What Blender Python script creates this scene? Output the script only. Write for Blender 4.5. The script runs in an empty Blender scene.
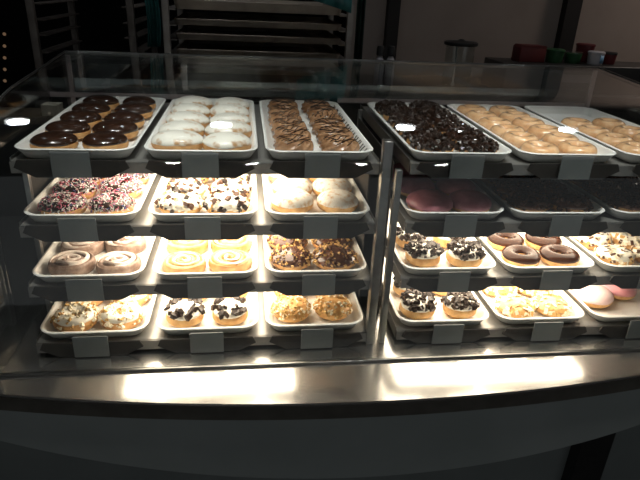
import bpy, math, random
from mathutils import Vector, Matrix
R_ = random.Random(7)
sc = bpy.context.scene
COL = sc.collection
Z0 = 1.32            # height of the top shelf's front edge above the floor
PI = math.pi
W = 0.26             # spacing of trays along a shelf
DZ, SY = 0.139, 0.0144   # shelf to shelf: drop and step towards the customer
ROTR = -0.0167
RX0 = W + 0.3275     # centre of the right rack's first tray

# ------------------------------------------------------------------ materials
def new_mat(name):
    m = bpy.data.materials.new(name); m.use_nodes = True
    nt = m.node_tree
    return m, nt, nt.nodes['Principled BSDF']

def pmat(name, c1, c2=None, rough=0.5, metal=0.0, scale=40.0, bump=0.0, spec=0.5, coat=0.0, bscale=None,
         rr=0.0, sss=0.0, detail=4.0, lo=0.35, hi=0.65, stretch=None, trans=0.0):
    """principled material whose colour wanders between c1 and c2 with a noise"""
    m, nt, b = new_mat(name)
    N, L = nt.nodes, nt.links
    c2 = c2 or tuple(x * 0.85 for x in c1)
    tc = N.new('ShaderNodeTexCoord')
    src = tc.outputs['Object']
    if stretch:
        mp = N.new('ShaderNodeMapping'); mp.inputs['Scale'].default_value = stretch
        L.new(src, mp.inputs['Vector']); src = mp.outputs['Vector']
    no = N.new('ShaderNodeTexNoise'); no.inputs['Scale'].default_value = scale; no.inputs['Detail'].default_value = detail
    L.new(src, no.inputs['Vector'])
    cr = N.new('ShaderNodeValToRGB')
    cr.color_ramp.elements[0].position = lo; cr.color_ramp.elements[0].color = (*c1, 1)
    cr.color_ramp.elements[1].position = hi; cr.color_ramp.elements[1].color = (*c2, 1)
    L.new(no.outputs['Fac'], cr.inputs['Fac']); L.new(cr.outputs['Color'], b.inputs['Base Color'])
    b.inputs['Roughness'].default_value = rough; b.inputs['Metallic'].default_value = metal
    b.inputs['Specular IOR Level'].default_value = spec
    b.inputs['Coat Weight'].default_value = coat; b.inputs['Coat Roughness'].default_value = 0.08
    if sss:
        b.inputs['Subsurface Weight'].default_value = sss
        b.inputs['Subsurface Radius'].default_value = (0.006, 0.003, 0.0015); b.inputs['Subsurface Scale'].default_value = 1.0
    if trans:
        b.inputs['Transmission Weight'].default_value = trans
    if rr:
        mr = N.new('ShaderNodeMapRange'); mr.inputs['To Min'].default_value = max(0.02, rough - rr); mr.inputs['To Max'].default_value = rough + rr
        L.new(no.outputs['Fac'], mr.inputs['Value']); L.new(mr.outputs['Result'], b.inputs['Roughness'])
    if bump:
        n2 = N.new('ShaderNodeTexNoise'); n2.inputs['Scale'].default_value = bscale or scale * 3; n2.inputs['Detail'].default_value = 3
        L.new(src, n2.inputs['Vector'])
        bp = N.new('ShaderNodeBump'); bp.inputs['Strength'].default_value = bump; bp.inputs['Distance'].default_value = 0.002
        L.new(n2.outputs['Fac'], bp.inputs['Height']); L.new(bp.outputs['Normal'], b.inputs['Normal'])
    return m

def glass_mat(name, tint=(0.97, 0.985, 0.98), f0=0.045, rough=0.0):
    m, nt, b = new_mat(name)
    N, L = nt.nodes, nt.links
    N.remove(b)
    out = N['Material Output']
    lw = N.new('ShaderNodeLayerWeight'); lw.inputs['Blend'].default_value = 0.5
    p = N.new('ShaderNodeMath'); p.operation = 'POWER'; p.inputs[1].default_value = 5.0
    L.new(lw.outputs['Facing'], p.inputs[0])
    ma = N.new('ShaderNodeMath'); ma.operation = 'MULTIPLY_ADD'; ma.inputs[1].default_value = 1 - f0; ma.inputs[2].default_value = f0
    L.new(p.outputs[0], ma.inputs[0])
    tr = N.new('ShaderNodeBsdfTransparent'); tr.inputs['Color'].default_value = (*tint, 1)
    gl = N.new('ShaderNodeBsdfGlossy'); gl.inputs['Roughness'].default_value = rough; gl.inputs['Color'].default_value = (1, 1, 1, 1)
    mx = N.new('ShaderNodeMixShader')
    L.new(ma.outputs[0], mx.inputs[0]); L.new(tr.outputs[0], mx.inputs[1]); L.new(gl.outputs[0], mx.inputs[2])
    L.new(mx.outputs[0], out.inputs['Surface'])
    return m

def emit_mat(name, col, s):
    m, nt, b = new_mat(name)
    b.inputs['Base Color'].default_value = (*[0.8 * c for c in col], 1)
    b.inputs['Emission Color'].default_value = (*col, 1); b.inputs['Emission Strength'].default_value = s
    return m

M = {}
M['tray'] = pmat('white_tray', (0.80, 0.79, 0.76), (0.84, 0.83, 0.80), rough=0.33, scale=9)
M['steel'] = pmat('shelf_steel', (0.28, 0.27, 0.255), (0.34, 0.33, 0.315), rough=0.36, metal=.6, scale=14, rr=0.06)
M['spillpanel'] = pmat('dark_spill_panel', (0.05, 0.045, 0.04), (0.07, 0.062, 0.055), rough=0.4, metal=.3, scale=12)  # for the panels that block sideways lamp spill
M['post'] = pmat('post_steel', (0.34, 0.335, 0.32), (0.44, 0.43, 0.41), rough=0.32, metal=1, scale=30, rr=0.08)
def counter_steel():
    m, nt, b1 = new_mat('brushed_counter_steel'); N, L = nt.nodes, nt.links
    tc = N.new('ShaderNodeTexCoord'); mp = N.new('ShaderNodeMapping'); mp.inputs['Scale'].default_value = (.6, 30, 1)
    no = N.new('ShaderNodeTexNoise'); no.inputs['Scale'].default_value = 14; no.inputs['Detail'].default_value = 5
    L.new(tc.outputs['Object'], mp.inputs['Vector']); L.new(mp.outputs['Vector'], no.inputs['Vector'])
    cr = N.new('ShaderNodeValToRGB')
    cr.color_ramp.elements[0].color = (.50, .49, .47, 1); cr.color_ramp.elements[1].color = (.62, .61, .59, 1)
    L.new(no.outputs['Fac'], cr.inputs['Fac'])
    b2 = N.new('ShaderNodeBsdfPrincipled')
    for b, r in ((b1, .17), (b2, .46)):
        b.inputs['Metallic'].default_value = 1; b.inputs['Roughness'].default_value = r
        L.new(cr.outputs['Color'], b.inputs['Base Color'])
    mx = N.new('ShaderNodeMixShader'); mx.inputs[0].default_value = .22
    L.new(b1.outputs[0], mx.inputs[1]); L.new(b2.outputs[0], mx.inputs[2]); L.new(mx.outputs[0], N['Material Output'].inputs['Surface'])
    return m
M['counter'] = counter_steel()
M['fascia'] = pmat('darkened_edge_steel', (0.17, 0.155, 0.135), (0.21, 0.195, 0.17), rough=0.45, metal=0.6, scale=20)  # same steel as the worktop, its dark reflection put into the colour
M['apron'] = pmat('grey_blue_laminate', (0.34, 0.37, 0.36), (0.38, 0.41, 0.40), rough=0.5, scale=6)
M['plinth'] = pmat('dark_laminate', (0.22, 0.24, 0.235), (0.25, 0.27, 0.265), rough=0.6, scale=6)
M['black'] = pmat('black_plastic', (0.018, 0.018, 0.018), (0.026, 0.025, 0.024), rough=0.4, scale=30)
M['bracket'] = pmat('black_bracket', (0.022, 0.020, 0.018), (0.035, 0.031, 0.027), rough=0.45, scale=30)
M['tag'] = pmat('grey_tag', (0.13, 0.145, 0.145), (0.155, 0.17, 0.17), rough=0.55, scale=20)
M['glass'] = glass_mat('case_glass')
M['jarglass'] = glass_mat('jar_glass', (0.93, 0.95, 0.94), 0.06)
M['frame'] = pmat('case_frame', (0.22, 0.22, 0.21), (0.30, 0.30, 0.29), rough=0.3, metal=1, scale=20)
M['upstand'] = pmat('steel_upstand', (0.42, 0.43, 0.43), (0.5, 0.51, 0.51), rough=0.16, metal=1, scale=25, rr=0.05)
M['palerail'] = pmat('pale_rail', (0.72, 0.60, 0.61), (0.82, 0.76, 0.79), rough=0.45, scale=25)
M['lamp'] = emit_mat('warm_lamp', (1.0, 0.86, 0.68), 8.5)
M['down'] = emit_mat('cool_downlight', (0.93, 0.97, 1.0), 70.0)
M['wall'] = pmat('dim_wall', (0.29, 0.235, 0.205), (0.33, 0.27, 0.235), rough=0.8, scale=3)
M['darkwall'] = pmat('dark_wall', (0.012, 0.012, 0.012), (0.018, 0.017, 0.016), rough=0.8, scale=3)  # near-black colour stands in for the darkness of the unlit area beyond
M['darktrim'] = pmat('dark_trim', (0.007, 0.005, 0.004), (0.010, 0.007, 0.006), rough=0.6, scale=8)
M['floor'] = pmat('floor_tile', (0.06, 0.05, 0.045), (0.08, 0.07, 0.06), rough=0.5, scale=3)
M['ceiling'] = pmat('ceiling_paint', (0.10, 0.10, 0.10), (0.12, 0.12, 0.12), rough=0.9, scale=3)
M['rackmetal'] = pmat('rack_metal', (0.27, 0.24, 0.22), (0.34, 0.31, 0.28), rough=0.4, metal=0.7, scale=20)
M['darkrack'] = pmat('dark_rack_metal', (0.10, 0.085, 0.075), (0.15, 0.13, 0.115), rough=0.5, metal=0.5, scale=20)
M['pan'] = pmat('sheet_pan_metal', (0.34, 0.29, 0.24), (0.46, 0.40, 0.33), rough=0.45, metal=0.6, scale=12)
M['teal'] = pmat('teal_plastic', (0.015, 0.10, 0.10), (0.05, 0.20, 0.20), rough=0.3, scale=20, stretch=(1, 1, .15))
M['darkgreen'] = pmat('dark_green_plastic', (0.008, 0.022, 0.016), (0.015, 0.04, 0.03), rough=0.4, scale=20)
M['red'] = pmat('red_card', (0.085, 0.008, 0.007), (0.11, 0.010, 0.009), rough=0.55, scale=12)
M['maroon'] = pmat('maroon_plastic', (0.09, 0.010, 0.012), (0.13, 0.015, 0.016), rough=0.45, scale=12)
M['green'] = pmat('green_plastic', (0.015, 0.065, 0.022), (0.022, 0.085, 0.03), rough=0.4, scale=12)
M['whiteplastic'] = pmat('white_plastic', (0.42, 0.40, 0.42), (0.5, 0.48, 0.5), rough=0.5, scale=12)
M['blue'] = pmat('pale_blue_label', (0.16, 0.34, 0.52), (0.2, 0.4, 0.6), rough=0.5, scale=12)
M['card'] = pmat('cream_card', (0.75, 0.66, 0.52), (0.82, 0.74, 0.60), rough=0.6, scale=12)
M['wood'] = pmat('brown_laminate', (0.10, 0.075, 0.05), (0.15, 0.11, 0.075), rough=0.35, scale=10, stretch=(1, 8, 8))
M['amber'] = emit_mat('amber_indicator', (1.0, 0.62, 0.36), 0.11)
M['steelspoon'] = pmat('white_handle', (0.7, 0.7, 0.68), (0.8, 0.8, 0.78), rough=0.3, scale=12)
# pastry
M['dough'] = pmat('fried_dough', (0.50, 0.235, 0.075), (0.72, 0.42, 0.17), rough=0.5, scale=55, bump=0.25, sss=0.0)
M['paledough'] = pmat('pale_dough', (0.58, 0.29, 0.09), (0.78, 0.49, 0.21), rough=0.5, scale=55, bump=0.25)
M['glazed'] = pmat('glazed_dough', (0.70, 0.38, 0.18), (0.84, 0.55, 0.31), rough=0.2, scale=60, bump=0.2, coat=1.0)
M['choc'] = pmat('chocolate_icing', (0.022, 0.009, 0.005), (0.036, 0.015, 0.008), rough=0.2, scale=40, bump=0.08, coat=0.4)
M['milkchoc'] = pmat('milk_chocolate_icing', (0.075, 0.026, 0.012), (0.11, 0.042, 0.02), rough=0.22, scale=40, bump=0.1, coat=0.4)
M['darkmilk'] = pmat('smooth_chocolate_icing', (0.035, 0.013, 0.007), (0.050, 0.019, 0.010), rough=0.14, scale=40, bump=0.1, spec=.18)
M['white'] = pmat('white_icing', (0.80, 0.78, 0.70), (0.86, 0.84, 0.78), rough=0.3, scale=35, bump=0.15, coat=0.2)
M['whitebrown'] = pmat('white_icing_with_brown', (0.83, 0.80, 0.72), (0.50, 0.29, 0.13), rough=0.3, scale=26, bump=0.5, coat=0.2, lo=0.54, hi=0.64)
M['cream'] = pmat('whipped_cream', (0.88, 0.84, 0.74), (0.92, 0.89, 0.80), rough=0.5, scale=60, bump=0.4)
M['sugar'] = pmat('powdered_sugar', (0.86, 0.83, 0.77), (0.66, 0.46, 0.27), rough=0.9, scale=90, bump=0.5, lo=0.50, hi=0.70)
M['cruller'] = pmat('brown_glazed_cruller', (0.28, 0.135, 0.062), (0.48, 0.28, 0.15), rough=0.25, scale=60, bump=0.15, coat=0.6)
M['cinnamon'] = pmat('cinnamon_dough', (0.20, 0.12, 0.085), (0.42, 0.31, 0.25), rough=0.5, scale=60, bump=0.4)
M['rollpale'] = pmat('pale_roll_dough', (0.50, 0.23, 0.065), (0.72, 0.42, 0.17), rough=0.35, scale=45, bump=0.3, coat=0.3)
M['rollicing'] = pmat('translucent_sugar_icing', (0.80, 0.72, 0.66), (0.55, 0.42, 0.36), rough=0.35, scale=70, bump=0.4, lo=.45, hi=.7)
M['rollglaze'] = pmat('cream_sugar_glaze', (0.84, 0.70, 0.50), (0.78, 0.52, 0.28), rough=0.3, scale=50, bump=0.3, coat=.3, lo=.5, hi=.7)
M['pink'] = pmat('pink_icing', (0.70, 0.27, 0.31), (0.80, 0.38, 0.42), rough=0.3, scale=40, bump=0.1, coat=0.3)
M['palepink'] = pmat('pale_pink_icing', (0.86, 0.58, 0.58), (0.9, 0.70, 0.70), rough=0.3, scale=40, bump=0.1, coat=0.3)
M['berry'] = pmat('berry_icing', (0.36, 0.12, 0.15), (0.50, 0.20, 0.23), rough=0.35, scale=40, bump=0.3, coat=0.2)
M['cookie'] = pmat('cookie_crumb', (0.020, 0.011, 0.008), (0.040, 0.023, 0.016), rough=0.4, scale=90, bump=0.4)
M['brownie'] = pmat('brown_crumb', (0.085, 0.034, 0.018), (0.13, 0.055, 0.028), rough=0.6, scale=90, bump=0.4)
M['nut'] = pmat('chopped_nut', (0.46, 0.25, 0.07), (0.68, 0.44, 0.16), rough=0.6, scale=90)
M['almond'] = pmat('almond_flake', (0.84, 0.74, 0.54), (0.90, 0.82, 0.66), rough=0.6, scale=90)
M['s_white'] = pmat('white_sprinkle', (0.85, 0.83, 0.80), rough=0.4)
M['s_red'] = pmat('red_sprinkle', (0.50, 0.05, 0.10), rough=0.4)
M['s_pink'] = pmat('pink_sprinkle', (0.75, 0.25, 0.35), rough=0.4)
M['s_blue'] = pmat('blue_sprinkle', (0.10, 0.12, 0.38), rough=0.4)

# ------------------------------------------------------------------ mesh helpers
class MB:
    def __init__(s): s.v = []; s.f = []; s.m = []
    def add(s, vs, fs, mi=0):
        o = len(s.v); s.v.extend(vs)
        for f in fs: s.f.append(tuple(i + o for i in f)); s.m.append(mi)
    def box(s, x0, x1, y0, y1, z0, z1, mi=0):
        vs = [(x, y, z) for z in (z0, z1) for y in (y0, y1) for x in (x0, x1)]
        s.add(vs, [(0, 2, 3, 1), (4, 5, 7, 6), (0, 1, 5, 4), (2, 6, 7, 3), (0, 4, 6, 2), (1, 3, 7, 5)], mi)
    def xbox(s, mat, hx, hy, hz, mi=0):
        vs = [tuple(mat @ Vector((x * hx, y * hy, z * hz))) for z in (-1, 1) for y in (-1, 1) for x in (-1, 1)]
        s.add(vs, [(0, 2, 3, 1), (4, 5, 7, 6), (0, 1, 5, 4), (2, 6, 7, 3), (0, 4, 6, 2), (1, 3, 7, 5)], mi)
    def grid(s, pts, cu=True, cv=False, mi=0, flip=False):
        """pts[i][j]; cu closes i, cv closes j"""
        nu, nv = len(pts), len(pts[0]); fs = []
        for i in range(nu if cu else nu - 1):
            for j in range(nv if cv else nv - 1):
                a, b = (i, j), ((i + 1) % nu, j); c, d = ((i + 1) % nu, (j + 1) % nv), (i, (j + 1) % nv)
                q = [x * nv + y for x, y in (a, b, c, d)]
                fs.append(tuple(reversed(q)) if flip else tuple(q))
        s.add([p for r in pts for p in r], fs, mi)
    def lathe(s, prof, n=32, cx=0, cy=0, cz=0, sx=1, sy=1, mi=0):
        pts = [[(cx + r * sx * math.cos(2 * PI * i / n), cy + r * sy * math.sin(2 * PI * i / n), cz + z) for r, z in prof] for i in range(n)]
        s.grid(pts, True, False, mi)
    def tube(s, path, rad, n=8, mi=0):
        pts = []
        for i, p in enumerate(path):
            p = Vector(p); a = Vector(path[max(0, i - 1)]); b = Vector(path[min(len(path) - 1, i + 1)])
            t = (b - a).normalized(); up = Vector((0, 0, 1)) if abs(t.z) < .95 else Vector((1, 0, 0))
            x = t.cross(up).normalized(); y = x.cross(t)
            pts.append([tuple(p + rad * (math.cos(2 * PI * k / n) * x + math.sin(2 * PI * k / n) * y)) for k in range(n)])
        base = len(s.v)
        s.grid(pts, False, True, mi)
        s.f.append(tuple(base + k for k in range(n))); s.m.append(mi)
        e = base + (len(path) - 1) * n
        s.f.append(tuple(e + n - 1 - k for k in range(n))); s.m.append(mi)
    def prism(s, poly, y0, y1, mi=0, axis='y'):
        """poly in (x,z) extruded along y, or (y,z) extruded along x"""
        n = len(poly)
        if axis == 'y': vs = [(a, y0, b) for a, b in poly] + [(a, y1, b) for a, b in poly]
        else: vs = [(y0, a, b) for a, b in poly] + [(y1, a, b) for a, b in poly]
        fs = [tuple(range(n)), tuple(range(2 * n - 1, n - 1, -1))] + [(i, n + i, n + (i + 1) % n, (i + 1) % n) for i in range(n)]
        s.add(vs, fs, mi)
    def mesh(s, name, mats, smooth=True, bevel=0):
        me = bpy.data.meshes.new(name); me.from_pydata(s.v, [], s.f)
        for m in (mats if isinstance(mats, (list, tuple)) else [mats]): me.materials.append(m)
        me.polygons.foreach_set('material_index', s.m)
        import bmesh
        bm = bmesh.new(); bm.from_mesh(me)
        bmesh.ops.recalc_face_normals(bm, faces=bm.faces)
        if bevel:
            es = [e for e in bm.edges if len(e.link_faces) == 2 and e.calc_face_angle() > 0.6]
            bmesh.ops.bevel(bm, geom=es, offset=bevel, segments=2, affect='EDGES', profile=0.5)
        bm.to_mesh(me); bm.free()
        me.polygons.foreach_set('use_smooth', [smooth] * len(me.polygons))
        if smooth:
            me.set_sharp_from_angle(angle=math.radians(48))
        return me

def link(name, data, parent=None, loc=(0, 0, 0), rotz=0.0):
    o = bpy.data.objects.new(name, data); COL.objects.link(o)
    o.location = loc; o.rotation_euler = (0, 0, rotz)
    if parent: o.parent = parent
    return o
def tag(o, label, cat, group=None, kind=None):
    o['label'] = label; o['category'] = cat
    if group: o['group'] = group
    if kind: o['kind'] = kind
    return o
def empty(name, loc, rotz=0):
    return link(name, None, None, loc, rotz)
def struct(o):
    o['kind'] = 'structure'; return o

def bx(name, dims, m, parent=None, loc=(0, 0, 0), bevel=0.0):
    b = MB(); b.box(*dims)
    return link(name, b.mesh(name, m, smooth=bool(bevel), bevel=bevel), parent, loc)

# ------------------------------------------------------------------ doughnut surfaces
def wob(seed, n=5, amp=1.0):
    r = random.Random(seed); ks = [(k, r.uniform(-1, 1) / k, r.uniform(0, 2 * PI)) for k in range(1, n + 1)]
    return lambda u: amp * sum(a * math.sin(k * u + p) for k, a, p in ks)

def ring_surf(seed, R=.031, r=.0185, hz=.0175, sx=1.0, sy=1.0):
    w1, w2, w3 = wob(seed, 4, .0012), wob(seed + 1, 4, .0010), wob(seed + 2, 3, .0010)
    def S(u, v):
        rr = r + w2(u); R1 = R + w1(u); z = (hz + w3(u)) * math.sin(v)
        z = max(z, -hz * .78)
        d = R1 + rr * math.cos(v)
        return Vector((d * math.cos(u) * sx, d * math.sin(u) * sy, z + hz * .78))
    S.v0, S.v1, S.closed = -PI / 2, 1.5 * PI, True
    S.top = (0.18, PI - 0.35)
    return S

def round_surf(seed, R=.05, hz=.021, sx=1.0, sy=1.0, e=.75, dome=1.15):
    w1, w3 = wob(seed, 4, .0018), wob(seed + 2, 3, .0012)
    def S(u, v):
        c = max(0.0, math.cos(v)) ** e
        sv = math.sin(v)
        z = hz * (dome if sv > 0 else .8) * (abs(sv) ** .95) * (1 if sv > 0 else -1) + (w3(u) * c if sv > 0 else 0)
        d = (R + w1(u)) * c
        return Vector((d * math.cos(u) * sx, d * math.sin(u) * sy, max(z, -hz * .72) + hz * .72))
    S.v0, S.v1, S.closed = -PI / 2, PI / 2, False
    S.top = (0.12, PI / 2 - 0.0001)
    return S

def cruller_surf(seed, R=.031, r=.0185, hz=.019):
    w1 = wob(seed, 3, .001)
    def S(u, v):
        k = 1 + .13 * math.cos(7 * v - 9 * u)
        rr = r * k; d = R + w1(u) + rr * math.cos(v)
        return Vector((d * math.cos(u), d * math.sin(u), max(hz * k * math.sin(v), -hz * .75) + hz * .75))
    S.v0, S.v1, S.closed = -PI / 2, 1.5 * PI, True
    S.top = (0.18, PI - 0.35)
    return S

def roll_surf(seed, R=.05, h=.030):
    w1 = wob(seed, 5, .0034); w5 = wob(seed + 4, 4, .0030); ph = random.Random(seed).uniform(0, 2 * PI)
    def S(u, v):       # v 0..1: bottom centre -> side -> top centre
        if v < .2: d, z = R * .95 * v / .2, 0.0
        elif v < .42: t = (v - .2) / .22; d, z = R * (.95 + .05 * math.sin(t * PI)), h * .92 * t
        else:
            t = (v - .42) / .58; d = R * .95 * (1 - t)
            z = h * (.90 + .16 * math.sqrt(max(0, math.sin(min(1, t * 1.6) * PI / 2))))
            q = d / .0125 - (u + ph) / (2 * PI)
            z += w5(u + t * 2) * min(1, t * 3); z -= .0085 * (1 - abs(math.sin(q * PI))) ** 2 * min(1, t * 8)
        d2 = d * (1 + w1(u) / R)
        return Vector((d2 * math.cos(u), d2 * math.sin(u), z))
    S.v0, S.v1, S.closed = 0.0, 1.0, False
    S.top = (.36, 1.0)
    return S

def normal(S, u, v):
    a = S(u + .02, v) - S(u - .02, v); b = S(u, v + .02) - S(u, v - .02)
    n = a.cross(b)
    if n.length < 1e-12: return Vector((0, 0, 1))
    return n.normalized()

def body_mesh(name, S, mat, nu=40, nv=20):
    b = MB()
    if S.closed:
        pts = [[tuple(S(2 * PI * i / nu, S.v0 + (S.v1 - S.v0) * j / nv)) for j in range(nv)] for i in range(nu)]
        b.grid(pts, True, True)
    else:
        pts = [[tuple(S(2 * PI * i / nu, S.v0 + (S.v1 - S.v0) * j / nv)) for j in range(nv + 1)] for i in range(nu)]
        b.grid(pts, True, False)
    me = b.mesh(name, mat)
    return me

def icing_mesh(name, S, mat, seed, t=.0022, nu=48, nv=14, drip=.16, lo=None, hi=None, lump=0.0):
    lo = S.top[0] if lo is None else lo; hi = S.top[1] if hi is None else hi
    w = wob(seed + 5, 8, drip); w2 = wob(seed + 9, 6, drip * .7)
    b = MB(); pts = []
    rr = random.Random(seed)
    for i in range(nu):
        u = 2 * PI * i / nu; row = []
        a = lo - w(u) * (.35 if not S.closed else .5); c = hi + (w2(u) * .5 if S.closed else 0)
        for j in range(nv + 1):
            q = j / nv; v = a + (c - a) * q
            edge = min(1, q * nv / 2.0) if not S.closed else min(1, min(q, 1 - q) * nv / 2.0)
            off = -0.0008 + (t + .0008) * math.sqrt(edge) + (lump * rr.uniform(-1, 1) * edge if j not in (0, nv) else 0)
            n = normal(S, u, v) if not (not S.closed and j == nv and S.v1 < 2) else Vector((0, 0, 1))
            if n.z < -.5: n = -n
            row.append(tuple(S(u, v) + off * n))
        pts.append(row)
    b.grid(pts, True, False)
    return b.mesh(name, mat)

def scatter(name, S, mats, seed, n, size, lo=None, hi=None, off=.0025, kind='chunk', wts=None):
    r = random.Random(seed); b = MB()
    lo = S.top[0] if lo is None else lo; hi = S.top[1] if hi is None else hi
    k = 0; tries = 0
    dmax = max(math.hypot(*S(0, lo + (hi - lo) * q / 8)[:2]) for q in range(9))
    while k < n and tries < n * 20:
        tries += 1
        u = r.uniform(0, 2 * PI); v = lo + (hi - lo) * r.random()
        p = S(u, v)
        if r.random() > math.hypot(p.x, p.y) / dmax: continue
        nn = normal(S, u, v)
        if nn.z < 0: nn = -nn
        q = nn.to_track_quat('Z', 'Y').to_matrix().to_4x4()
        mat = Matrix.Translation(p + nn * (off + r.uniform(-.0006, .001))) @ q @ Matrix.Rotation(r.uniform(0, 2 * PI), 4, 'Z')
        mi = r.choices(range(len(mats)), wts)[0] if wts else r.randrange(len(mats))
        if kind == 'rod':
            mat = mat @ Matrix.Rotation(r.uniform(-.3, .3), 4, 'Y'); b.xbox(mat, size * 1.5, size * .42, size * .42, mi)
        elif kind == 'flake':
            mat = mat @ Matrix.Rotation(r.uniform(-.5, .5), 4, 'Y') @ Matrix.Rotation(r.uniform(-.5, .5), 4, 'X')
            b.xbox(mat, size * r.uniform(.8, 1.5), size * r.uniform(.5, .9), size * .16, mi)
        else:
            s = size * r.uniform(.55, 1.35)
            mat = mat @ Matrix.Rotation(r.uniform(-.9, .9), 4, 'Y') @ Matrix.Rotation(r.uniform(-.9, .9), 4, 'X')
            o = len(b.v); b.xbox(mat, s, s * r.uniform(.6, 1), s * r.uniform(.45, .8), mi)
            for q2 in range(o, o + 8):
                x, y, z = b.v[q2]; j = s * .28
                b.v[q2] = (x + r.uniform(-j, j), y + r.uniform(-j, j), z + r.uniform(-j, j))
        k += 1
    return b.mesh(name, mats, smooth=False)

def spiral(name, S, mat, seed, turns=2.3, r0=.006, r1=.044, wid=.0058, thick=.0028):
    b = MB(); r = random.Random(seed); w = wob(seed, 6, .0022); pts = []
    ph = r.uniform(0, 2 * PI); n = 90
    for i in range(n + 1):
        t = i / n; a = ph + t * turns * 2 * PI; d = r0 + (r1 - r0) * t
        hw = wid * (.75 + .35 * math.sin(i * .41 + seed) * math.sin(i * .13)) * min(1, 8 * t + .2, 8 * (1 - t) + .2)
        row = []
        for k in range(9):
            q = -1 + 2 * k / 8; dd = max(.001, d + q * hw + w(a))
            v = .42 + .58 * (1 - min(1, dd / .0494)); z = S(a, v).z
            row.append((dd * math.cos(a), dd * math.sin(a), max(z, .026) + thick * math.sqrt(max(0, 1 - q * q)) - .0005))
        pts.append(row)
    b.grid(pts, False, False)
    return b.mesh(name, mat)

def drizzle(name, S, mat, seed, n=6, rad=.0013, wid=.046, off=.002):
    """parallel strings of icing laid across the top"""
    b = MB(); r = random.Random(seed); lo, hi = S.top
    # height lookup by sampling the top surface
    samp = [(S(2 * PI * i / 60, lo + (hi - lo) * j / 16)) for i in range(60) for j in range(17)]
    for k in range(n):
        y = -wid + 2 * wid * (k + .5) / n + r.uniform(-.002, .002); path = []
        for i in range(15):
            x = -wid + 2 * wid * i / 14; yy = y + .003 * math.sin(i * .9 + k)
            if math.hypot(x, yy) > wid * 1.0: continue
            z = max((p.z for p in samp if abs(p.x - x) < .006 and abs(p.y - yy) < .006), default=.012)
            path.append((x, yy, z + off - .001))
        if len(path) > 3: b.tube(path, rad, 6)
    return b.mesh(name, mat)

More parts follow.
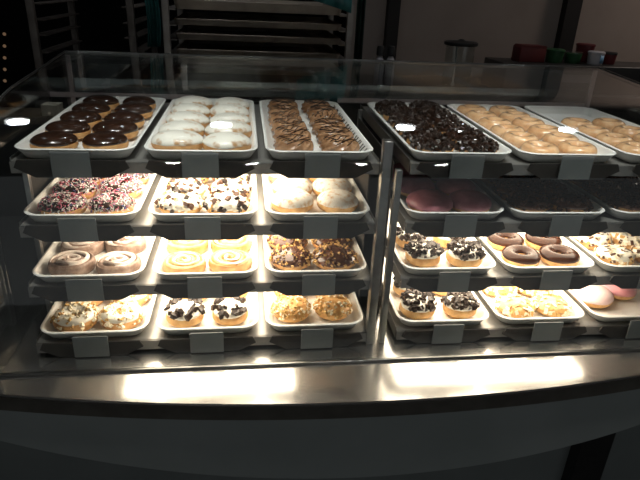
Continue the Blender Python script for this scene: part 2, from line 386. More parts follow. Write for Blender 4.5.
NV = 3   # variants of each kind
def kind_meshes(kind):
    out = []
    for q in range(NV):
        s = hash_seed(kind) + q * 37; P = []
        if kind == 'chocolate':
            S = round_surf(s, .051, .021, 1.0, .97); P = [body_mesh('dough', S, M['dough']), ('chocolate_icing', icing_mesh('icing', S, M['choc'], s, lo=.22), None)]
        elif kind == 'whiteiced':
            S = round_surf(s, .053, .022, 1.06, .92); P = [body_mesh('dough', S, M['dough']), ('white_icing', icing_mesh('icing', S, M['whitebrown'], s, lo=.12, drip=.3), None)]
        elif kind == 'cruller':
            S = cruller_surf(s); P = [body_mesh('cruller', S, M['cruller'], 72, 28), ('chocolate_drizzle', drizzle('drizzle', S, M['choc'], s, 7, .0011), None)]
        elif kind == 'chips':
            S = ring_surf(s, .030, .020, .018)
            P = [body_mesh('dough', S, M['dough']), ('chocolate_icing', icing_mesh('icing', S, M['choc'], s), None),
                 ('cookie_crumbs', scatter('crumbs', S, [M['cookie'], M['choc']], s, 150, .0046, lo=-.1, hi=PI + .3, off=.004), 'stuff')]
        elif kind == 'glazed':
            S = ring_surf(s, .031, .0195, .0175); P = [body_mesh('dough', S, M['glazed'])]
        elif kind == 'sprinkle':
            S = ring_surf(s, .030, .020, .019)
            P = [body_mesh('dough', S, M['paledough']), ('chocolate_icing', icing_mesh('icing', S, M['choc'], s), None),
                 ('sprinkles', scatter('sprinkles', S, [M['s_white'], M['s_pink'], M['s_red'], M['s_blue']], s, 380, .0019, lo=.05, hi=PI + .1, kind='rod', wts=[8, 4, 2, 1]), 'stuff')]
        elif kind == 'whitechunk':
            S = round_surf(s, .051, .021)
            P = [body_mesh('dough', S, M['paledough']), ('white_icing', icing_mesh('icing', S, M['white'], s), None),
                 ('cookie_chunks', scatter('chunks', S, [M['brownie'], M['cookie']], s, 34, .0052, lo=.10), 'stuff'),
                 ('almond_pieces', scatter('almonds', S, [M['almond'], M['nut']], s + 3, 60, .0042, lo=.1, kind='flake', wts=[3, 1]), 'stuff')]
        elif kind == 'sugar':
            S = round_surf(s, .052, .024, dome=1.2)
            P = [body_mesh('dough', S, M['paledough']), ('sugar_coating', icing_mesh('sugar', S, M['sugar'], s, t=.0012, lo=.12, drip=.2), None)]
        elif kind == 'berry':
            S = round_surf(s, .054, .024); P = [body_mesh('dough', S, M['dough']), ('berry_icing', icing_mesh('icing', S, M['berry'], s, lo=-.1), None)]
        elif kind == 'brownie':
            S = ring_surf(s, .030, .020, .018)
            P = [body_mesh('dough', S, M['dough']), ('chocolate_icing', icing_mesh('icing', S, M['milkchoc'], s), None),
                 ('brownie_crumbs', scatter('crumbs', S, [M['brownie']], s, 110, .004, lo=-.1, hi=PI + .3, off=.003), 'stuff')]
        elif kind == 'nutdark':
            S = round_surf(s, .052, .021)
            P = [body_mesh('dough', S, M['dough']), ('chocolate_icing', icing_mesh('icing', S, M['milkchoc'], s), None),
                 ('chopped_peanuts', scatter('nuts', S, [M['nut'], M['brownie']], s, 140, .0030, lo=.1, wts=[2, 1]), 'stuff')]
        elif kind == 'cinnamon':
            S = roll_surf(s, .053, .027)
            P = [body_mesh('roll', S, M['cinnamon'], 56, 40), ('sugar_icing', spiral('icing', S, M['rollicing'], s, 2.1, .005, .046, .0085, .0035), None)]
        elif kind == 'paleroll':
            S = roll_surf(s, .053, .026); P = [body_mesh('roll', S, M['rollpale'], 56, 40), ('glaze', spiral('icing', S, M['rollglaze'], s, 1.8, .004, .042, .0050, .0018), None)]
        elif kind == 'oreo':
            S = round_surf(s, .047, .023, dome=1.25)
            P = [body_mesh('dough', S, M['paledough']), ('white_cream', icing_mesh('cream', S, M['cream'], s, t=.004, lump=.0008, lo=.40), None),
                 ('cookie_chunks', scatter('chunks', S, [M['cookie']], s, 36, .0058, lo=.55, hi=1.25, off=.006), 'stuff')]
        elif kind == 'oreopile':
            S = round_surf(s, .046, .023, dome=1.25)
            P = [body_mesh('dough', S, M['paledough']), ('white_cream', icing_mesh('cream', S, M['cream'], s, t=.004, lump=.0008, lo=.40), None),
                 ('cookie_crumbs', scatter('crumbs', S, [M['cookie']], s, 80, .0056, lo=.55, off=.007), 'stuff')]
        elif kind == 'chocring':
            S = ring_surf(s, .031, .019, .0175); P = [body_mesh('dough', S, M['paledough']), ('chocolate_icing', icing_mesh('icing', S, M['darkmilk'], s, lo=.12, hi=PI - .2), None)]
        elif kind == 'almond':
            S = ring_surf(s, .030, .020, .018)
            P = [body_mesh('dough', S, M['paledough']), ('cream_icing', icing_mesh('icing', S, M['cream'], s, lo=.25), None),
                 ('almond_flakes', scatter('flakes', S, [M['almond'], M['brownie'], M['nut']], s, 80, .0052, lo=.0, hi=PI, off=.003, kind='flake', wts=[4, 2, 1]), 'stuff')]
        elif kind == 'creamnut':
            S = ring_surf(s, .031, .020, .019)
            P = [body_mesh('dough', S, M['dough']), ('white_icing', icing_mesh('icing', S, M['white'], s, lo=.45, hi=PI - .3), None),
                 ('almond_crumbs', scatter('crumbs', S, [M['almond'], M['nut']], s, 110, .0036, lo=.0, hi=PI, kind='chunk', wts=[3, 2]), 'stuff')]
        elif kind == 'peanut':
            S = round_surf(s, .047, .024, dome=1.15)
            P = [body_mesh('dough', S, M['paledough']), ('chopped_peanuts', scatter('nuts', S, [M['nut'], M['almond']], s, 240, .0028, lo=.0, off=.001, wts=[2, 1]), 'stuff')]
        elif kind == 'coconut':
            S = round_surf(s, .051, .018)
            P = [body_mesh('dough', S, M['paledough']), ('sugar_glaze', icing_mesh('icing', S, M['rollpale'], s), None),
                 ('almond_flakes', scatter('flakes', S, [M['almond'], M['nut']], s, 70, .0062, lo=.1, off=.003, kind='flake', wts=[3, 2]), 'stuff')]
        elif kind == 'palepink':
            S = round_surf(s, .053, .024); P = [body_mesh('dough', S, M['paledough']), ('pale_pink_icing', icing_mesh('icing', S, M['palepink'], s, lo=.05), None)]
        elif kind == 'pink':
            S = round_surf(s, .053, .024); P = [body_mesh('dough', S, M['paledough']), ('pink_icing', icing_mesh('icing', S, M['pink'], s, lo=.05), None)]
        out.append(P)
    return out
def hash_seed(s): return sum((i + 3) * ord(c) for i, c in enumerate(s)) % 9973
CACHE = {}
def make_doughnut(kind, name, loc, rotz, label, group, scale=1.0, tilt=0.0):
    if kind not in CACHE: CACHE[kind] = kind_meshes(kind)
    P = R_.choice(CACHE[kind])
    o = link(name, P[0], None, loc, rotz); tag(o, label, 'doughnut', group)
    o.scale = (scale,) * 3
    if tilt: o.rotation_euler = (Matrix.Rotation(tilt, 3, 'X') @ Matrix.Rotation(rotz, 3, 'Z')).to_euler()
    for pn, me, kd in P[1:]:
        c = link(pn, me, o)
        if kd: c['kind'] = kd
    return o

# ------------------------------------------------------------------ trays
TW, TL, TH = 0.244, 0.600, 0.026
def rrect(hw, y0, y1, rad, n=7):
    pts = []
    for cx, cy, a0 in ((hw - rad, y0 + rad, -PI / 2), (hw - rad, y1 - rad, 0), (-hw + rad, y1 - rad, PI / 2), (-hw + rad, y0 + rad, PI)):
        for i in range(n + 1):
            a = a0 + PI / 2 * i / n; pts.append((cx + rad * math.cos(a), cy + rad * math.sin(a)))
    return pts
def tray_mesh():
    b = MB(); rings = []
    for ins, z in ((.020, 0), (.016, .0015), (.006, .017), (.0015, .0225), (0, .0245), (.001, .026), (.004, .0265), (.007, .0255), (.010, .022), (.020, .0060), (.024, .0036), (.028, .0030)):
        rings.append([(x, y, z) for x, y in rrect(TW / 2 - ins, .002 + ins, TL - ins, .040 - ins * .7)])
    b.grid(rings, False, True)
    n = len(rings[0]); base = 0
    b.f.append(tuple(range(n))); b.m.append(0)
    e = (len(rings) - 1) * n
    b.f.append(tuple(e + n - 1 - k for k in range(n))); b.m.append(0)
    return b.mesh('bakery_tray', M['tray'])
TRAY = tray_mesh()

def bracket_mesh():
    b = MB()
    b.prism([(-.106, .0345), (.106, .0345), (.114, .018), (.074, -.003), (-.074, -.003), (-.114, .018)], -.010, -.006)
    b.box(-.104, .104, -.006, .0, .0215, .0245)      # lip joining the plate to the shelf
    return b.mesh('tray_bracket', M['bracket'], smooth=False)
BRACKET = bracket_mesh()
def tag_mesh():
    b = MB(); b.box(-.0385, .0385, -.0165, -.0135, -.001, .0535)
    b.box(-.020, .020, -.0135, -.0102, .004, .014)   # clip behind the tag
    return b.mesh('price_tag', M['tag'], smooth=False, bevel=.0006)
TAG = tag_mesh()

# ------------------------------------------------------------------ the racks
def rack_origin(side, k):
    """world transform of shelf k (0 = top): returns function local->world and rotation"""
    if side == 'left': bx0, rot = 0.0, 0.0
    else: bx0, rot = RX0, ROTR
    def T(x, y, z=0.0):
        c, s = math.cos(rot), math.sin(rot)
        return (bx0 + c * x - s * y, s * x + c * y - k * SY, Z0 - k * DZ + z)
    return T, rot

def build_rack(side):
    cx = 0.0 if side == 'left' else W           # middle of the rack in local x
    x0, x1 = (-.384, .390) if side == 'left' else (cx - .384, cx + .386)
    T0, rot = rack_origin(side, 0)
    base = T0(0, 0, 0)
    root = empty('display_rack', (base[0], base[1], 0.0), rot)
    tag(root, 'steel display rack of four shelves in the %s half of the glass case' % side, 'rack', 'doughnut display racks')
    zc = Z0 - 0.421
    # posts
    if side == 'left': px = [(-.398, -.386, .088, .104), (.385, .405, -.046, -.022), (-.3985, -.3865, .60, .616), (.392, .408, .60, .616)]
    else: px = [(-.168, -.154, -.046, -.026), (cx + .388, cx + .404, .07, .086), (-.140, -.126, .60, .616), (cx + .388, cx + .404, .60, .616)]
    for i, (a, b_, c, d) in enumerate(px):
        top = Z0 + (.09 if (side == 'left' and i == 1) else .026)
        bx('post', (a, b_, c, d, zc, top), M['post'], root, bevel=.0012)
    for xs in ((-.4005, -.3985), (.3925, .3945)) if side == 'left' else ((-.1385, -.1365),):
        bx('side_spill_panel', (xs[0], xs[1], .106, .595, zc, Z0 + .002), M['spillpanel'], root)  # dark plates added to keep shelf lamp light from spilling sideways
    for k in range(4):
        b = MB()
        y0 = -k * SY
        z = Z0 - k * DZ
        # slab with a turned down front lip
        b.box(x0, x1, y0 + .002, .66, z + .020, z + .027)
        b.box(x0, x1, y0, y0 + .006, z + .003, z + .027)
        b.box(x0, x1, .655, .66, z + .004, z + .020)
        sh = link('shelf', b.mesh('shelf', M['steel'], smooth=False), root)
        for j in range(3):
            link('tray_bracket', BRACKET, sh, ((j - 1) * W + cx, y0, z))
            # thin runner between neighbouring trays
        if k < 3 and not (side == 'right' and k == 0):
            if side == 'left': lx0, lx1 = -.215, .215
            else: lx0, lx1 = cx - .350, cx + .175
            b = MB(); b.box(lx0, lx1, y0 + .022, y0 + .40, z + .007, z + .0195)
            o = link('light_panel', b.mesh('light_panel', M['lamp'], smooth=False), sh)
            o['label'] = 'glowing warm light under the shelf'
        for sx in ((x0 - .002, x0 + .0), (x1 - .0, x1 + .002)):
            bx('side_rail', (sx[0], sx[1], y0 + .01, .655, z + .004, z + .034), M['post'], root)
    return root
build_rack('left'); build_rack('right')

ROWW = ['front', 'second row', 'third row', 'fourth row', 'fifth row', 'back row']
SHELFW = ['top shelf', 'second shelf', 'third shelf', 'bottom shelf']
TRAYW = {'left': ['left tray', 'middle tray', 'right tray'], 'right': ['left tray', 'middle tray', 'right tray']}
# side, shelf, tray, kind, object name, label phrase, rows, dy, extra
FILL = [
 ('left', 0, 0, 'chocolate', 'chocolate_iced_doughnut', 'round doughnut with shiny dark chocolate icing', 5, .109),
 ('left', 0, 1, 'whiteiced', 'white_iced_doughnut', 'plump white-iced doughnut', 5, .109),
 ('left', 0, 2, 'cruller', 'cruller', 'brown twisted cruller with chocolate lines', 6, .090),
 ('right', 0, 0, 'chips', 'cookie_crumb_doughnut', 'doughnut buried in black cookie crumbs', 6, .090),
 ('right', 0, 1, 'glazed', 'glazed_doughnut', 'plain glazed ring doughnut', 6, .091),
 ('right', 0, 2, 'glazed', 'glazed_doughnut', 'plain glazed ring doughnut', 4, .096),
 ('left', 1, 0, 'sprinkle', 'sprinkled_doughnut', 'doughnut with pink and white sprinkles', 3, .106),
 ('left', 1, 1, 'whitechunk', 'white_iced_doughnut', 'white-iced doughnut with dark cookie bits', 3, .106),
 ('left', 1, 2, 'sugar', 'powdered_doughnut', 'powdered sugar doughnut', 3, .106),
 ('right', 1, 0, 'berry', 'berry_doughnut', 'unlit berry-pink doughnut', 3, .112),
 ('right', 1, 1, 'brownie', 'chocolate_crumb_doughnut', 'dim chocolate crumb doughnut', 3, .104),
 ('right', 1, 2, 'brownie', 'chocolate_crumb_doughnut', 'dim chocolate crumb doughnut', 3, .104),
 ('left', 2, 0, 'cinnamon', 'cinnamon_roll', 'brown cinnamon roll with whitish icing', 2, .112),
 ('left', 2, 1, 'paleroll', 'cinnamon_roll', 'pale golden glazed roll', 2, .110),
 ('left', 2, 2, 'nutdark', 'peanut_doughnut', 'chocolate doughnut under chopped peanuts', 2, .108),
 ('right', 2, 0, 'oreopile', 'cookie_cream_doughnut', 'cream doughnut with cookie crumbs', 2, .108),
 ('right', 2, 1, 'chocring', 'chocolate_ring_doughnut', 'ring doughnut with smooth chocolate icing', 2, .106),
 ('right', 2, 2, 'almond', 'almond_doughnut', 'ring doughnut with almond flakes', 2, .106),
 ('left', 3, 0, 'creamnut', 'almond_doughnut', 'ring doughnut with creamy almond crumbs', 2, .106),
 ('left', 3, 1, 'oreo', 'cookie_cream_doughnut', 'cream doughnut ringed by cookie chunks', 2, .108),
 ('left', 3, 2, 'peanut', 'peanut_doughnut', 'golden doughnut coated in chopped peanuts', 2, .106),
 ('right', 3, 0, 'oreopile', 'cookie_cream_doughnut', 'cream doughnut with black cookie heap', 2, .110),
 ('right', 3, 1, 'coconut', 'flaked_doughnut', 'pale doughnut with nut flakes', 2, .104),
 ('right', 3, 2, None, None, None, 0, 0),
]
TRAYWHAT = {('left',0,0):'dark chocolate doughnuts', ('left',0,1):'plump white-iced doughnuts', ('left',0,2):'brown crullers', ('right',0,0):'black crumb doughnuts',
 ('right',0,1):'two full columns of glazed rings', ('right',0,2):'glazed rings at the far right', ('left',1,0):'sprinkled doughnuts', ('left',1,1):'white doughnuts with cookie bits', ('left',1,2):'powdered doughnuts',
 ('right',1,0):'unlit berry-pink doughnuts', ('right',1,1):'chocolate crumb doughnuts beside the berry ones', ('right',1,2):'chocolate crumb doughnuts, far right',
 ('left',2,0):'brown cinnamon rolls', ('left',2,1):'pale glazed rolls', ('left',2,2):'chocolate peanut doughnuts', ('right',2,0):'cream doughnuts with scattered cookie crumbs',
 ('right',2,1):'smooth chocolate rings', ('right',2,2):'almond-flaked rings', ('left',3,0):'creamy almond doughnuts', ('left',3,1):'doughnuts ringed by cookie chunks', ('left',3,2):'golden peanut doughnuts',
 ('right',3,0):'cream doughnuts heaped with cookie', ('right',3,1):'pale flaked doughnuts', ('right',3,2):'two pink doughnuts'}
DIM = 0.0318
for side, k, j, kind, name, phrase, rows, dy in FILL:
    T, rot = rack_origin(side, k)
    lx = ((j - 1) if side == 'left' else j) * W
    what = TRAYWHAT[(side, k, j)]
    t = link('bakery_tray', TRAY, None, T(lx, 0, .0278), rot)
    tag(t, 'white tray of %s, %s, %s rack' % (what, SHELFW[k], side), 'tray', 'white bakery trays')
    g = link('price_tag', TAG, None, T(lx, 0, 0), rot)
    tag(g, 'blank grey price tag hanging before the tray of %s' % what, 'price tag', 'grey price tags')
    for i in range(rows):
        for c in (0, 1):
            x = lx + (-.0535 if c == 0 else .0535) + R_.uniform(-.0035, .0035)
            y = .076 + i * dy + R_.uniform(-.005, .005)
            tl = 0.0
            if kind in ('sugar', 'peanut'): y += .004
            lab = '%s, %s %s, %s %s' % (phrase, ROWW[i], ('left', 'right')[c], side, SHELFW[k])
            if kind in ('glazed', 'brownie'): lab = '%s, %s %s of %s tray, right %s' % (phrase, ROWW[i], ('left', 'right')[c], ('', 'middle', 'rightmost')[j], SHELFW[k])
            rz = R_.uniform(0, 2 * PI)
            if kind == 'whiteiced': rz = R_.uniform(-.3, .3)
            make_doughnut(kind, name, T(x, y, DIM), rz, lab, phrase + ' on the %s rack' % side, R_.uniform(.94, 1.02) if dy > .096 else R_.uniform(.90, .93))
T, rot = rack_origin('right', 3)
make_doughnut('palepink', 'pink_iced_doughnut', T(2 * W - .066, .118, DIM), .5, 'pale pink iced doughnut, larger and brighter one on the bottom right tray', 'pink iced doughnuts')
make_doughnut('pink', 'pink_iced_doughnut', T(2 * W + .030, .158, DIM), 1.5, 'deeper pink iced doughnut behind the pale one on the bottom right tray', 'pink iced doughnuts')

# chocolate strokes on the cruller tray's side wall, loose crumbs on the peanut tray
T, rot = rack_origin('left', 0)
tr = [o for o in COL.objects if o.name.startswith('bakery_tray') and o['label'].find('crullers') > 0][0]
b = MB()
for i in range(26):
    y = .05 + i * .0195 + R_.uniform(-.004, .004); a = R_.uniform(.0, .4)
    p0 = Vector((TW / 2 - .0245, y, .0062)); p1 = Vector((TW / 2 - .0125, y + R_.uniform(-.008, .012), .0225 - .004 * a))
    b.tube([tuple(p0), tuple((p0 + p1) / 2 + Vector((0, .003, 0))), tuple(p1)], .0013, 6)
o = link('chocolate_drips', b.mesh('chocolate_drips', M['choc']), tr); o['label'] = 'dark chocolate drips on the side wall'
T, rot = rack_origin('left', 2)
b = MB()
for i in range(60):
    p = Vector(T(W - .108 + R_.uniform(0, .022) * 1.0, R_.uniform(.045, .22), .0330)); p.z -= 0
    b.xbox(Matrix.Translation(p) @ Matrix.Rotation(R_.uniform(0, 3), 4, 'Z'), R_.uniform(.0015, .0035), .0011, .0009)
o = link('loose_crumbs', b.mesh('loose_crumbs', M['cookie'], smooth=False)); tag(o, 'dark loose crumbs on the left side of the chopped peanut doughnut tray', 'crumbs', kind='stuff')

# ------------------------------------------------------------------ counter
def arc_y(x, off=0.0): return -.256 + off + (4.2 - math.sqrt(4.2 ** 2 - (x - .4) ** 2))
CZ = Z0 - .4215
root = empty('service_counter', (0.4, 0.2, 0)); tag(root, 'long curved steel-topped counter under the doughnut case', 'counter')
def curved(name, zt, zb, off, thick, m, x0=-1.3, x1=2.1, n=68):
    b = MB(); pts = []
    for i in range(n + 1):
        x = x0 + (x1 - x0) * i / n; y = arc_y(x, off); zz = zb(x) if callable(zb) else zb
        pts.append([(x - .4, y - .2, zt), (x - .4, y - .2, zz), (x - .4, y - .2 + thick, zz), (x - .4, y - .2 + thick, zt)])
    b.grid(pts, False, True)
    for e in (0, n):
        o = e * 4; b.f.append((o, o + 1, o + 2, o + 3)); b.m.append(0)
    return link(name, b.mesh(name, m), root)
b = MB(); n = 68; pts = []
for i in range(n + 1):
    x = -1.3 + 3.4 * i / n; y = arc_y(x)
    pts.append([(x - .4, .82 - .2, CZ), (x - .4, y - .2 + .012, CZ), (x - .4, y - .2 + .0035, CZ), (x - .4, y - .2 + .003, CZ), (x - .4, y - .2, CZ - .003), (x - .4, y - .2, CZ - .006), (x - .4, y - .2 + .004, CZ - .006), (x - .4, .82 - .2, CZ - .006)])
b.grid(pts, False, True)
link('worktop', b.mesh('worktop', M['counter'], smooth=False), root)
o = curved('edge_band', CZ - .0062, CZ - .042, .001, .03, M['fascia']); o['label'] = 'edge band of the worktop, coloured dark for its dark reflection'
curved('apron', CZ - .0425, lambda x: Z0 - .645 + .125 * (x - .4) ** 2, .006, .02, M['apron'])
curved('plinth', CZ - .0425, 0.002, .075, .03, M['plinth'])
for px in (-.75, .985, 1.75):
    b = MB(); b.box(px - .4 - .045, px - .4 + .045, arc_y(px, .035) - .2, arc_y(px, .078) - .2, .002, CZ - .045)
    o = link('pilaster', b.mesh('pilaster', M['black'], smooth=False, bevel=.003), root)

# ------------------------------------------------------------------ glass case
GX0, GX1 = -.444, 1.302
case = empty('display_case', (.43, .3, CZ)); tag(case, 'glass doughnut display case with sloping top, standing on the counter', 'display case')
prof = [(.685, .170), (.44, .151), (.24, .137), (.18, .1285), (.145, .1195), (.11, .1083), (.07, .0933), (.03, .0765), (-.02, .0540), (-.045, .040), (-.062, .012), (-.075, -.06), (-.1150, -.4175)]
def to_local(p): return (p[0] - .43, p[1] - .3, p[2] - CZ)
def smooth_profile(pr):
    # offset curve for pane thickness
    inner = []
    for i, p in enumerate(pr):
        a = pr[max(0, i - 1)]; c = pr[min(len(pr) - 1, i + 1)]
        t = Vector((c[0] - a[0], c[1] - a[1])).normalized(); nrm = Vector((-t.y, t.x))   # towards inside
        inner.append((p[0] - nrm.x * -.005, p[1] - nrm.y * -.005))
    return inner
def catmull(pr, n=4):
    out = []
    for i in range(len(pr) - 1):
        p0, p1, p2, p3 = (Vector(pr[max(0, i - 1)]), Vector(pr[i]), Vector(pr[i + 1]), Vector(pr[min(len(pr) - 1, i + 2)]))
        d1 = (p2 - p0) / 2; d2 = (p3 - p1) / 2; L = (p2 - p1).length
        d1 = d1.normalized() * L; d2 = d2.normalized() * L
        for k in range(n):
            t = k / n; h = (2*t**3-3*t**2+1)*p1 + (t**3-2*t**2+t)*d1 + (-2*t**3+3*t**2)*p2 + (t**3-t**2)*d2
            out.append((h.x, h.y))
    out.append(pr[-1]); return out
cp = catmull(prof); inn = smooth_profile(cp)
def pane(name, cpts, ipts, x0, x1, m):
    b = MB(); loop = cpts + ipts[::-1]
    pts = [[to_local((x, y, Z0 + z)) for y, z in loop] for x in (x0, x1)]
    b.grid(pts, False, True)
    n = len(cpts)
    for s in range(2):
        o = s * len(loop)
        for i in range(n - 1):
            b.f.append((o + i, o + i + 1, o + len(loop) - 2 - i, o + len(loop) - 1 - i)); b.m.append(0)
    me = b.mesh(name, m)
    return link(name, me, case)
pane('bent_front_glass', cp, inn, GX0, GX1, M['glass'])
# end panes follow the same profile
for x, nm in ((GX0, 'end_glass'), (GX1, 'end_glass')):
    b = MB(); poly = [(y, z) for y, z in inn] + [(.685, -.4175)]
    xa, xb = (x, x + .005) if x < 0 else (x - .005, x)
    vs = [to_local((xx, y, Z0 + z)) for xx in (xa, xb) for y, z in poly]; n = len(poly)
    b.add(vs, [tuple(range(n)), tuple(range(2 * n - 1, n - 1, -1))] + [(i, n + i, n + (i + 1) % n, (i + 1) % n) for i in range(n)])
    link(nm, b.mesh(nm, M['glass'], smooth=False), case)
def cbox(name, x0, x1, y0, y1, z0, z1, m, bevel=.001):
    b = MB(); a = to_local((x0, y0, Z0 + z0)); c = to_local((x1, y1, Z0 + z1)); b.box(a[0], c[0], a[1], c[1], a[2], c[2])
    return link(name, b.mesh(name, m, smooth=True, bevel=bevel), case)
cbox('bottom_channel', GX0, GX1, -.1185, -.1095, -.4213, -.4150, M['frame'])
cbox('top_rail', GX0, GX1, .682, .694, .160, .172, M['frame'])
cbox('back_upstand', GX0 + .012, GX1 - .012, .690, .696, .046, .092, M['upstand'])
cbox('back_panel', GX0 + .012, GX1 - .012, .690, .700, -.4213, .030, M['black'])
cbox('back_rail', GX0 - .06, -.065, .680, .6855, .034, .049, M['palerail'])
cbox('back_rail', .40, GX1 - .02, .680, .6855, .034, .049, M['palerail'])
for x in (GX0, GX1 - .012): cbox('corner_post', x, x + .012, .684, .696, -.4213, .160, M['palerail'])
cbox('back_glass', GX0 + .012, GX1 - .012, .686, .689, .046, .160, M['glass'], 0)
# thin metal edging along the sloping end panes
for x in (GX0 - .001, GX1 - .004):
    b = MB(); b.tube([to_local((x + .0025, y, Z0 + z)) for y, z in cp], .003, 6)
    link('edge_trim', b.mesh('edge_trim', M['frame']), case)

# ------------------------------------------------------------------ room
def room(name, dims, m): return struct(bx(name, dims, m))
room('floor', (-4, 5, -3.4, 5.2, -.1, 0), M['floor'])
room('ceiling', (-4, 5, -3.4, 5.2, 2.78, 2.9), M['ceiling'])
room('wall_back', (.73, 5, 2.30, 2.42, 0, 2.78), M['wall'])
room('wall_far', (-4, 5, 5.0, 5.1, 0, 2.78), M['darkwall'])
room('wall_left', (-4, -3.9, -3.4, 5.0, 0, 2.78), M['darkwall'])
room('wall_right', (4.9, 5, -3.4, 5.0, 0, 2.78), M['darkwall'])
room('trim_1', (.925, .995, 2.24, 2.30, 0, 2.78), M['darktrim'])
room('trim_2', (2.015, 2.11, 2.24, 2.30, 0, 2.78), M['darktrim'])

# back counter
bcn = empty('back_counter', (1.7, 1.9, 0)); tag(bcn, 'dark rear counter along the wall behind the display case', 'counter')
b = MB(); b.box(-.95, 2.0, -.30, .32, 1.205, 1.24); link('worktop', b.mesh('worktop', M['black'], smooth=False, bevel=.004), bcn)
b = MB(); b.box(-.93, 1.98, -.27, .31, .0, 1.205); link('cabinet_body', b.mesh('cabinet_body', M['black'], smooth=False), bcn)
BCZ = 1.24
# raised machine the small containers stand on
mc = empty('service_cabinet', (1.85, 1.8, BCZ)); tag(mc, 'low black cabinet on the rear counter, carrying the red box', 'cabinet')
b = MB(); b.box(-.42, .60, -.13, .16, 0.0, .145); link('body', b.mesh('body', M['black'], smooth=True, bevel=.005), mc)
b = MB(); b.box(-.10, .06, -.134, -.13, .06, .10); o = link('front_plate', b.mesh('front_plate', M['rackmetal'], smooth=False), mc)
MCZ = BCZ + .145

def bottle(name, x, y, z, label, h=.2):
    r = empty(name, (x, y, z)); tag(r, label, 'bottle', 'bottles on the rear counter')
    b = MB(); b.lathe([(0, 0), (.021, 0), (.024, .004), (.024, h * .55), (.020, h * .66), (.012, h * .74), (.012, h * .80), (0, h * .80)], 20)
    link('bottle_body', b.mesh('bottle_body', M['whiteplastic']), r)
    b = MB(); b.lathe([(0, h * .76), (.020, h * .76), (.021, h * .80), (.020, h * .93), (.016, h), (0, h)], 20)
    o = link('cap', b.mesh('cap', M['black']), r); o['label'] = 'black screw cap'
    return r
bottle('squeeze_bottle', .795, 1.80, BCZ, 'small bottle with black cap, left of the pair by the trim')
bottle('squeeze_bottle', .852, 1.80, BCZ, 'small bottle with black cap, right one beside the dark trim')

jar = empty('glass_canister', (1.222, 1.80, BCZ)); tag(jar, 'clear glass canister with wide black lid on the rear counter', 'canister')
b = MB(); b.lathe([(0, 0), (.070, 0), (.076, .006), (.076, .215), (.073, .215), (.073, .008), (0, .006)], 36); link('jar', b.mesh('jar', M['jarglass']), jar)
b = MB(); b.lathe([(0, .2155), (.084, .2155), (.088, .220), (.087, .231), (.078, .236), (.02, .239), (.012, .246), (0, .247)], 36)
o = link('lid', b.mesh('lid', M['black']), jar); o['label'] = 'wide flat black lid'
sp = MB(); sp.tube([(.0, .0, 0), (.001, 0, .10), (-.001, .003, .2)], .005, 8); sp.lathe([(0, 0), (.011, .002), (.012, .008), (.005, .02), (0, .02)], 12, 0, 0, 0)
o = link('stirring_spoon', sp.mesh('stirring_spoon', M['steelspoon']), None, (1.205, 1.80, BCZ + .0085)); tag(o, 'slim white spoon standing inside the glass canister', 'spoon')

o = empty('cardboard_box', (1.615, 1.82, MCZ)); tag(o, 'red cardboard box on the black cabinet behind the case', 'box')
b = MB(); b.box(-.072, .072, -.05, .05, 0, .072); link('box_body', b.mesh('box_body', M['red'], smooth=True, bevel=.003), o)
b = MB(); b.prism([(-.0725, .072), (.0725, .072), (.068, .083), (-.060, .085)], -.05, .05); link('flap', b.mesh('flap', M['red'], smooth=False), o)
def tub(name, x, y, r, h, m, lab, cat, lidm, grp):
    t = empty(name, (x, y, MCZ)); tag(t, lab, cat, grp)
    b = MB(); b.lathe([(0, 0), (r * .85, 0), (r * .9, .003), (r, h), (0, h)], 24); link('tub_body', b.mesh('tub_body', m), t)
    b = MB(); b.lathe([(0, h), (r * 1.06, h), (r * 1.06, h + .008), (r * .9, h + .012), (0, h + .012)], 24); link('lid', b.mesh('lid', lidm), t)
    return t
tub('plastic_tub', 1.755, 1.80, .047, .058, M['green'], 'green plastic tub beside the red cardboard box', 'tub', M['green'], 'tubs on the black cabinet')
tub('plastic_tub', 1.862, 1.80, .045, .050, M['green'], 'green plastic tub with clear lid, second from the red box', 'tub', M['jarglass'], 'tubs on the black cabinet')
tub('maroon_tub', 1.965, 1.87, .048, .085, M['maroon'], 'dark maroon tub behind the white cup', 'tub', M['maroon'], 'tubs on the black cabinet')
cup = tub('paper_cup', 1.968, 1.76, .042, .056, M['whiteplastic'], 'white cup with a pale blue label on the black cabinet', 'cup', M['whiteplastic'], None)
b = MB(); pts = [[(.0418 * math.cos(a), .0418 * math.sin(a), z) for z in (.01, .05)] for a in [(-PI / 2 + .05 + i * .09) for i in range(8)]]
b.grid(pts, False, False); lb = link('cup_label', b.mesh('cup_label', M['blue']), cup); lb['label'] = 'pale blue label'
md = lb.modifiers.new('thick', 'SOLIDIFY'); md.thickness = .002; md.offset = 1
tub('maroon_tub', 2.075, 1.80, .035, .052, M['maroon'], 'small maroon tub at the right end beside the white cup', 'tub', M['black'], 'tubs on the black cabinet')

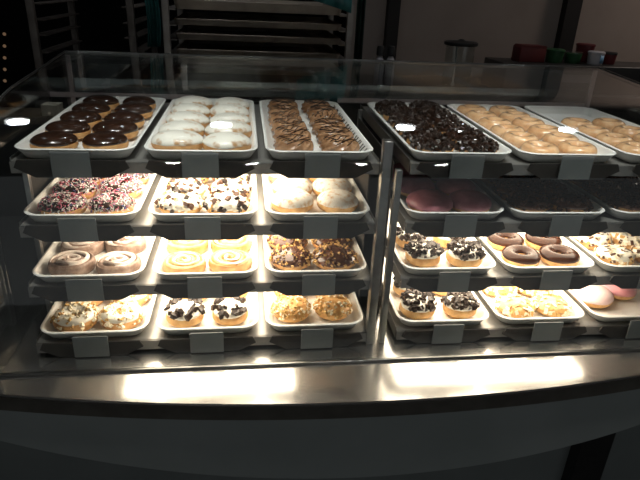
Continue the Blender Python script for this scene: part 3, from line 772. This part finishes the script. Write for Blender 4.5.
# ------------------------------------------------------------------ pan rack behind the case
def pan_rack(x0, x1, y0, y1, label, nmat):
    r = empty('pan_rack', ((x0 + x1) / 2, (y0 + y1) / 2, 0)); tag(r, label, 'rack', 'baking racks')
    hx, hy = (x1 - x0) / 2, (y1 - y0) / 2
    for sx in (-1, 1):
        for sy in (-1, 1):
            bx('post', (sx * hx - .0125, sx * hx + .0125, sy * hy - .0125, sy * hy + .0125, .09, 1.95), nmat, r, bevel=.002)
            b = MB(); b.lathe([(0, 0), (.02, 0), (.028, .012), (.028, .05), (.02, .07), (.008, .075), (.008, .09), (0, .09)], 14)
            link('caster', b.mesh('caster', M['black']), r, (sx * hx, sy * hy, 0))
        for k in range(9):
            z = 1.95 - .085 - k * .085
        for k, z in enumerate(RUN):
            bx('runner', (sx * hx - .012 * (sx > 0) - .012 * (sx < 0), sx * hx + .012, -hy + .013, hy - .013, z - .004, z), nmat, r)
            bx('runner', (min(sx * (hx - .034), sx * (hx - .012)), max(sx * (hx - .034), sx * (hx - .012)), -hy + .013, hy - .013, z - .004, z), nmat, r)
    for sy in (-1, 1):
        bx('cross_bar', (-hx + .0125, hx - .0125, sy * hy - .008, sy * hy + .008, 1.925, 1.948), nmat, r)
        bx('cross_bar', (-hx + .0125, hx - .0125, sy * hy - .008, sy * hy + .008, .12, .145), nmat, r)
    return r
RUN = [Z0 + d for d in (.284, .229, .177, .116, .056)]
pan_rack(-.190, .500, 1.10, 1.62, 'open metal baking rack loaded with sheet pans behind the case', M['rackmetal'])
def pan(x, y, z, hw, lab, hgt):
    b = MB()
    rings = [[(px, py, zz) for px, py in rrect(hw - i, -.255 + i, .255 - i, .02)] for i, zz in ((.008, 0), (0, hgt), (.003, hgt + .002), (.007, hgt), (.014, .003))]
    b.grid(rings, False, True); n = len(rings[0]); b.f.append(tuple(range(n))); b.m.append(0)
    e = 4 * n; b.f.append(tuple(e + n - 1 - q for q in range(n))); b.m.append(0)
    o = link('sheet_pan', b.mesh('sheet_pan', M['pan']), None, (x, y, z)); tag(o, lab, 'sheet pan', 'sheet pans on the baking rack')
for z, w_, hgt in zip(RUN, ('topmost', 'second', 'third', 'fourth', 'fifth'), (.032, .022, .022, .026, .018)):
    pan(.155, 1.362, z + .0005, .318, 'brown metal sheet pan, %s from the top of the baking rack' % w_, hgt)
pan_rack(-.66, -.315, 1.10, 1.62, 'empty dark metal rack left of the loaded baking rack', M['darkrack'])
def sheet(name, pts, m, label, cat):
    b = MB(); b.grid(pts, False, False)
    o = link(name, b.mesh(name, m)); tag(o, label, cat, 'plastic covers on the racks')
    md = o.modifiers.new('thick', 'SOLIDIFY'); md.thickness = .0015
    return o
pts = [[(-.262 + .048 * i / 12 + .006 * math.sin(j * .5), 1.095 - .010 * math.cos(i * 2.1) + .003 * math.sin(j), Z0 + .15 + .5 * j / 16) for j in range(17)] for i in range(13)]
sheet('plastic_cover', pts, M['teal'], 'teal plastic cover hanging between the two baking racks', 'plastic cover')
pts = [[(.30 + .20 * i / 12, 1.080 - .006 * math.cos(i * 1.9), Z0 + .62 - (.62 - (.345 - .05 * (i / 12) ** 1.2)) * j / 10) for j in range(11)] for i in range(13)]
sheet('plastic_cover', pts, M['teal'], 'teal plastic cover over the upper right corner of the loaded rack', 'plastic cover')
pts = [[(.522 + .034 * i / 8, 1.10 - .008 * math.cos(i * 1.6), Z0 + .10 + .55 * j / 10) for j in range(11)] for i in range(9)]
sheet('plastic_cover', pts, M['darkgreen'], 'dark green plastic cover along the right side of the loaded rack', 'plastic cover')

# left: low sideboard with a cream box, dots of amber light far behind
sb = empty('sideboard', (-.95, 1.0, 0)); tag(sb, 'brown sideboard past the left end of the display case', 'sideboard')
b = MB(); b.box(-.5, .42, -.14, .02, 1.225, 1.25); link('top_board', b.mesh('top_board', M['wood'], smooth=True, bevel=.003), sb)
b = MB(); b.box(-.48, .40, -.13, .015, 0, 1.225); link('body', b.mesh('body', M['black'], smooth=False), sb)
cb = empty('carton', (-.575, .905, 1.2505)); tag(cb, 'small cream carton on the brown sideboard at the left', 'carton')
b = MB(); b.box(-.028, .028, -.03, .03, 0, .034); link('carton_body', b.mesh('carton_body', M['card'], smooth=True, bevel=.002), cb)
b = MB(); b.box(-.0285, .0285, -.0305, .0305, .034, .038); link('carton_lid', b.mesh('carton_lid', M['card'], smooth=True, bevel=.001), cb)
for i in range(5):
    b = MB(); b.lathe([(0, 0), (.016, .0), (.016, .004), (.008, .010), (0, .012)], 14)
    me = b.mesh('indicator_light', M['amber'])
    o = link('indicator_light', me, None, (-2.232 - .0185 * i, 4.999, Z0 - .17 - .112 * i)); o.rotation_euler = (PI / 2, 0, 0)
    tag(o, 'small round amber light, %s of the five in a column on the far dark wall' % ('topmost', 'second', 'middle', 'fourth', 'lowest')[i], 'indicator light', 'amber lights on the far wall')

# ------------------------------------------------------------------ lamps
DL = [(-.96, .95), (-.02, .95), (.91, .95), (1.80, .95)]
for i, (x, y) in enumerate(DL):
    r = empty('downlight', (x, y, 2.78)); tag(r, 'round ceiling downlight above the case, %s from the left' % ('first', 'second', 'third', 'fourth')[i], 'ceiling light', 'downlights over the case')
    b = MB(); b.lathe([(.055, -.001), (.055, -.09), (.065, -.09), (.068, -.08), (.068, -.001)], 28); link('can', b.mesh('can', M['black']), r)
    b = MB(); b.lathe([(0, -.055), (.053, -.055), (.053, -.045), (0, -.045)], 28); link('bulb', b.mesh('bulb', M['down']), r)
for i, (x, y, tx, e) in enumerate([(-.22, -.30, -.18, 54), (.12, -.30, .10, 50), (.62, -.30, .62, 54), (1.0, -.30, .95, 64)]):
    r = empty('spotlight', (x, y, 2.78)); tag(r, 'black ceiling spotlight aimed at the top shelf, %s from the left' % ('first', 'second', 'third', 'fourth')[i], 'spotlight', 'spotlights over the top shelf')
    b = MB(); b.lathe([(0, 0), (.05, 0), (.05, -.012), (.01, -.014), (.01, -.05), (.034, -.052), (.036, -.055), (.036, -.10), (.032, -.10), (.030, -.07), (0, -.068)], 24); link('lamp_head', b.mesh('lamp_head', M['black']), r)
    l = bpy.data.lights.new('spot_bulb', 'SPOT'); l.energy = e; l.color = (1.0, .975, .93); l.spot_size = math.radians(42); l.spot_blend = .9; l.shadow_soft_size = .03
    o = link('spot_bulb', l, r, (0, 0, -.09)); d = Vector((tx, .12, Z0 + .06)) - Vector((x, y, 2.69)); o.rotation_euler = d.to_track_quat('-Z', 'Y').to_euler()
l = bpy.data.lights.new('rear_light', 'AREA'); l.shape = 'RECTANGLE'; l.size = .6; l.size_y = .3; l.energy = 10.0; l.color = (1.0, .86, .76)
o = link('rear_light', l, None, (3.3, 1.6, 2.72))

w = bpy.data.worlds.new('World'); sc.world = w; w.use_nodes = True
bg = w.node_tree.nodes['Background']; bg.inputs['Color'].default_value = (.92, .98, 1.0, 1); bg.inputs['Strength'].default_value = .145

# ------------------------------------------------------------------ camera
pitch, yaw, roll = 0.4230479, 0.1442882, 0.0475315
cy, sy = math.cos(yaw), math.sin(yaw); cp_, sp_ = math.cos(pitch), math.sin(pitch)
f = Vector((sy * cp_, cy * cp_, -sp_)); r0 = Vector((cy, -sy, 0)); u0 = r0.cross(f)
c, s = math.cos(roll), math.sin(roll)
r = c * r0 + s * u0; u = -s * r0 + c * u0
cam = bpy.data.cameras.new('camera'); co = link('camera', cam)
cam.sensor_width = 36; cam.lens = 559.73 / 640 * 36; cam.clip_start = .05
m = Matrix((r, u, -f)).transposed().to_4x4(); m.translation = Vector((.09343, -1.176, Z0 + .37858))
co.matrix_world = m
sc.camera = co
sc.view_settings.view_transform = 'Standard'; sc.view_settings.look = 'None'
sc.view_settings.exposure = 0.0; sc.view_settings.gamma = 1.0
sc.view_settings.use_curve_mapping = False
sc.cycles.use_denoising = True
sc.cycles.max_bounces = 10; sc.cycles.transparent_max_bounces = 16
